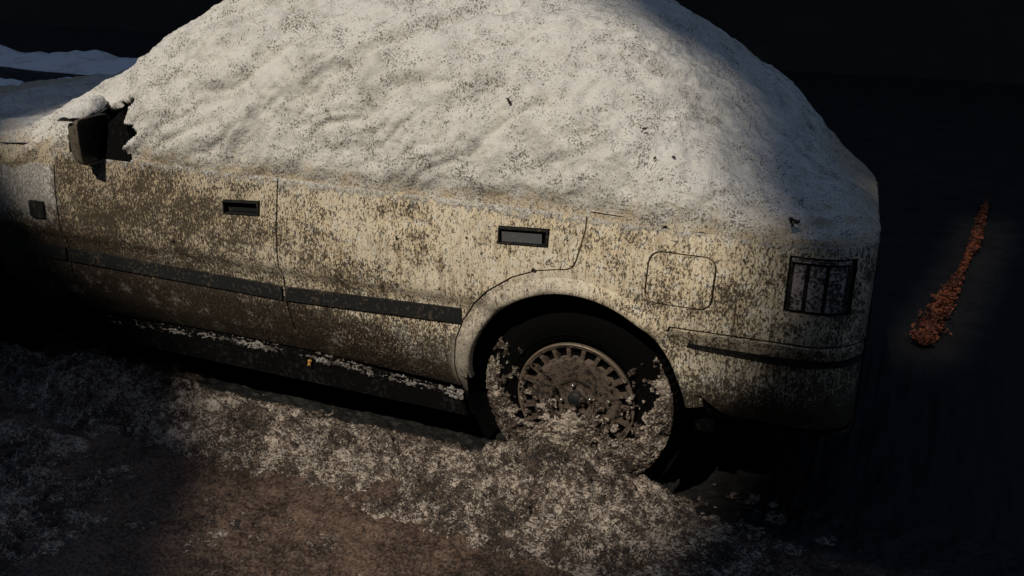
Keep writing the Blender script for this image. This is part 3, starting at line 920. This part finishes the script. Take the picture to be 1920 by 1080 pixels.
sm.vertex_group = 'thickness'


# snow cap over the top of the mirror
nu_, nv_ = 40, 26
uu = np.linspace(0, 1, nu_); vv = np.linspace(0, math.pi, nv_)
UU, VV = np.meshgrid(uu, vv, indexing='ij')
yy = -.066 + .19 * UU
ht = .008 + .06 * UU ** 1.5
prof = np.sin(math.pi * np.clip(UU * .9 + .1, 0, 1)) ** .35
X_ = mx - .042 - .050 * np.cos(VV) * prof
Z_ = 1.042 + .02 * UU + (ht * np.sin(VV)) * prof + .006 * fbm(yy * 40, X_ * 40, o=3, seed=111)
Y_ = yy + .006 * fbm(Z_ * 50, X_ * 50, o=2, seed=112)
top = np.stack([X_, Y_, Z_], -1).reshape(-1, 3)
bot = np.stack([X_, Y_, np.minimum(Z_ - .008, 1.034 + .02 * UU + 0 * Z_)], -1).reshape(-1, 3)
Fa = grid_faces(nu_, nv_)
obj('mirror_snow', np.concatenate([top, bot]), np.concatenate([Fa, Fa[:, ::-1] + len(top)]), M['snow'],
    label='small wedge of snow lying on top of the black door mirror', cat='snow')

# ------------------------------------------------------------------ small debris on the snow and the sill
def clump(x, y, z, r, label, mat, stretch=(1, 1, 1), name='debris_clump', cat='debris'):
    n = 7
    P = rng.normal(size=(n, 3)) * r * .55 * np.array(stretch)
    Vv, Fv = crumbs(P, r * rng.uniform(.5, 1.0, n))
    return obj(name, Vv, Fv, mat, smooth=False, loc=(x, y, z), label=label, cat=cat, group='bits of debris on the car' if cat == 'debris' else None)
DEB = [
    (-.229, .113, 1.192, .007, (1, .5, 1), 'dark round bit of debris in the middle of the snow, above the rear door'),
    (.604, .048, .950, .010, (1.8, .6, .7), 'largest dark clump, on the snow just above the tail lamp'),
    (.164, .150, 1.136, .005, (1.5, .5, .5), 'thin dark scrap on the snow above the fuel flap, higher than the pair'),
    (.213, .087, 1.071, .004, (.5, .5, 1.4), 'tiny upright dark speck on the snow above the fuel flap, left of a pair'),
    (.262, .108, 1.074, .004, (1.3, .5, .6), 'tiny flat dark speck on the snow above the fuel flap, right of a pair'),
    (-.100, .002, .728, .005, (1.5, .5, .7), 'dark crumb stuck in the door gap right above the wheel arch'),
    (-.554, .006, .768, .005, (.8, .4, 1.0), 'dark blob of mud on the cream rear door, middle of the panel'),
    (-.322, .012, .797, .004, (.8, .4, 1.0), 'small mud spot left of the grey rear door handle'),
    (-1.427, -.003, .643, .005, (1.0, .4, .8), 'mud spot on the front door just above the black moulding'),
]
for (x, y, z, r, st_, lb) in DEB: clump(x, y, z, r, lb, M['brown'], st_)
clump(-.945, .052, .258, .007, 'small orange fleck caught on the sill below the door gap', M['orange'], (.6, .6, 1.3), 'orange_fleck', 'leaf scrap')

# ------------------------------------------------------------------ added litter shaped as a lit streak behind the car, snow banks beyond
nL = 5200
ly = 1.60 + 2.4 * rng.uniform(size=nL); lx = np.interp(ly, [1.3, 1.9, 2.5, 3.1, 4.1], [.95, 1.04, 1.14, 1.22, 1.31]) + rng.normal(0, 1, nL) * np.interp(ly, [1.3, 1.8, 2.2, 2.6, 3.2, 4.1], [.008, .026, .018, .004, .012, .003])
la = rng.uniform(0, 2 * math.pi, nL); ls = rng.uniform(.005, .014, nL)
q = np.array([(-1, -.55, 0), (0, -.75, .35), (1, -.1, 0), (.1, .7, .3)])
ca, sa = np.cos(la), np.sin(la)
tl = rng.normal(0, .5, (nL, 2))
QX = (q[None, :, 0] * ca[:, None] - q[None, :, 1] * sa[:, None]) * ls[:, None]
QY = (q[None, :, 0] * sa[:, None] + q[None, :, 1] * ca[:, None]) * ls[:, None]
QZ = q[None, :, 2] * ls[:, None] + QX * tl[:, :1] + QY * tl[:, 1:] + .018 + rng.uniform(0, .02, (nL, 1))
Vv = np.stack([QX + lx[:, None], QY + ly[:, None], QZ], -1).reshape(-1, 3)
Fv = np.arange(4 * nL).reshape(-1, 4)
obj('streak_litter', Vv, Fv, M['rust'], smooth=False, kind='stuff', label='rust orange litter added past the car, laid out in the shape of a thin curved lit streak', cat='litter')

def bank(x0, x1, yc, wid, h, seed, label):
    nu, nv = 160, 40
    a = np.linspace(0, 1, nu); b = np.linspace(0, math.pi, nv)
    A, B = np.meshgrid(a, b, indexing='ij')
    X = x0 + (x1 - x0) * A
    env = np.clip(np.sin(math.pi * A), 0, 1) ** .4 * (.55 + .45 * fbm(X * 1.3, X * 0, o=3, seed=seed))
    Y = yc - wid * np.cos(B) * (.8 + .2 * vn(X * 1.1, X * 0, seed=seed + 5)) + .25 * vn(X * .6, X * 0, seed=seed + 6)
    Z = -.03 + h * np.maximum(env, .12) * np.sin(B) + .20 * h * fbm(X * 4, Y * 4, o=4, g=.6, seed=seed + 9) * np.sin(B)
    return obj('snow_bank', np.stack([X, Y, Z], -1).reshape(-1, 3), grid_faces(nu, nv), M['shade_snow'], label=label, cat='snow bank', group='snow banks in the shade')
bank(-14, -3.2, 6.0, .62, .24, 121, 'long low snow bank at the foot of the dark wall, the farther one')
bank(-12, -3.6, 4.6, .60, .30, 141, 'lumpy snow bank nearest to the snow on the bonnet')
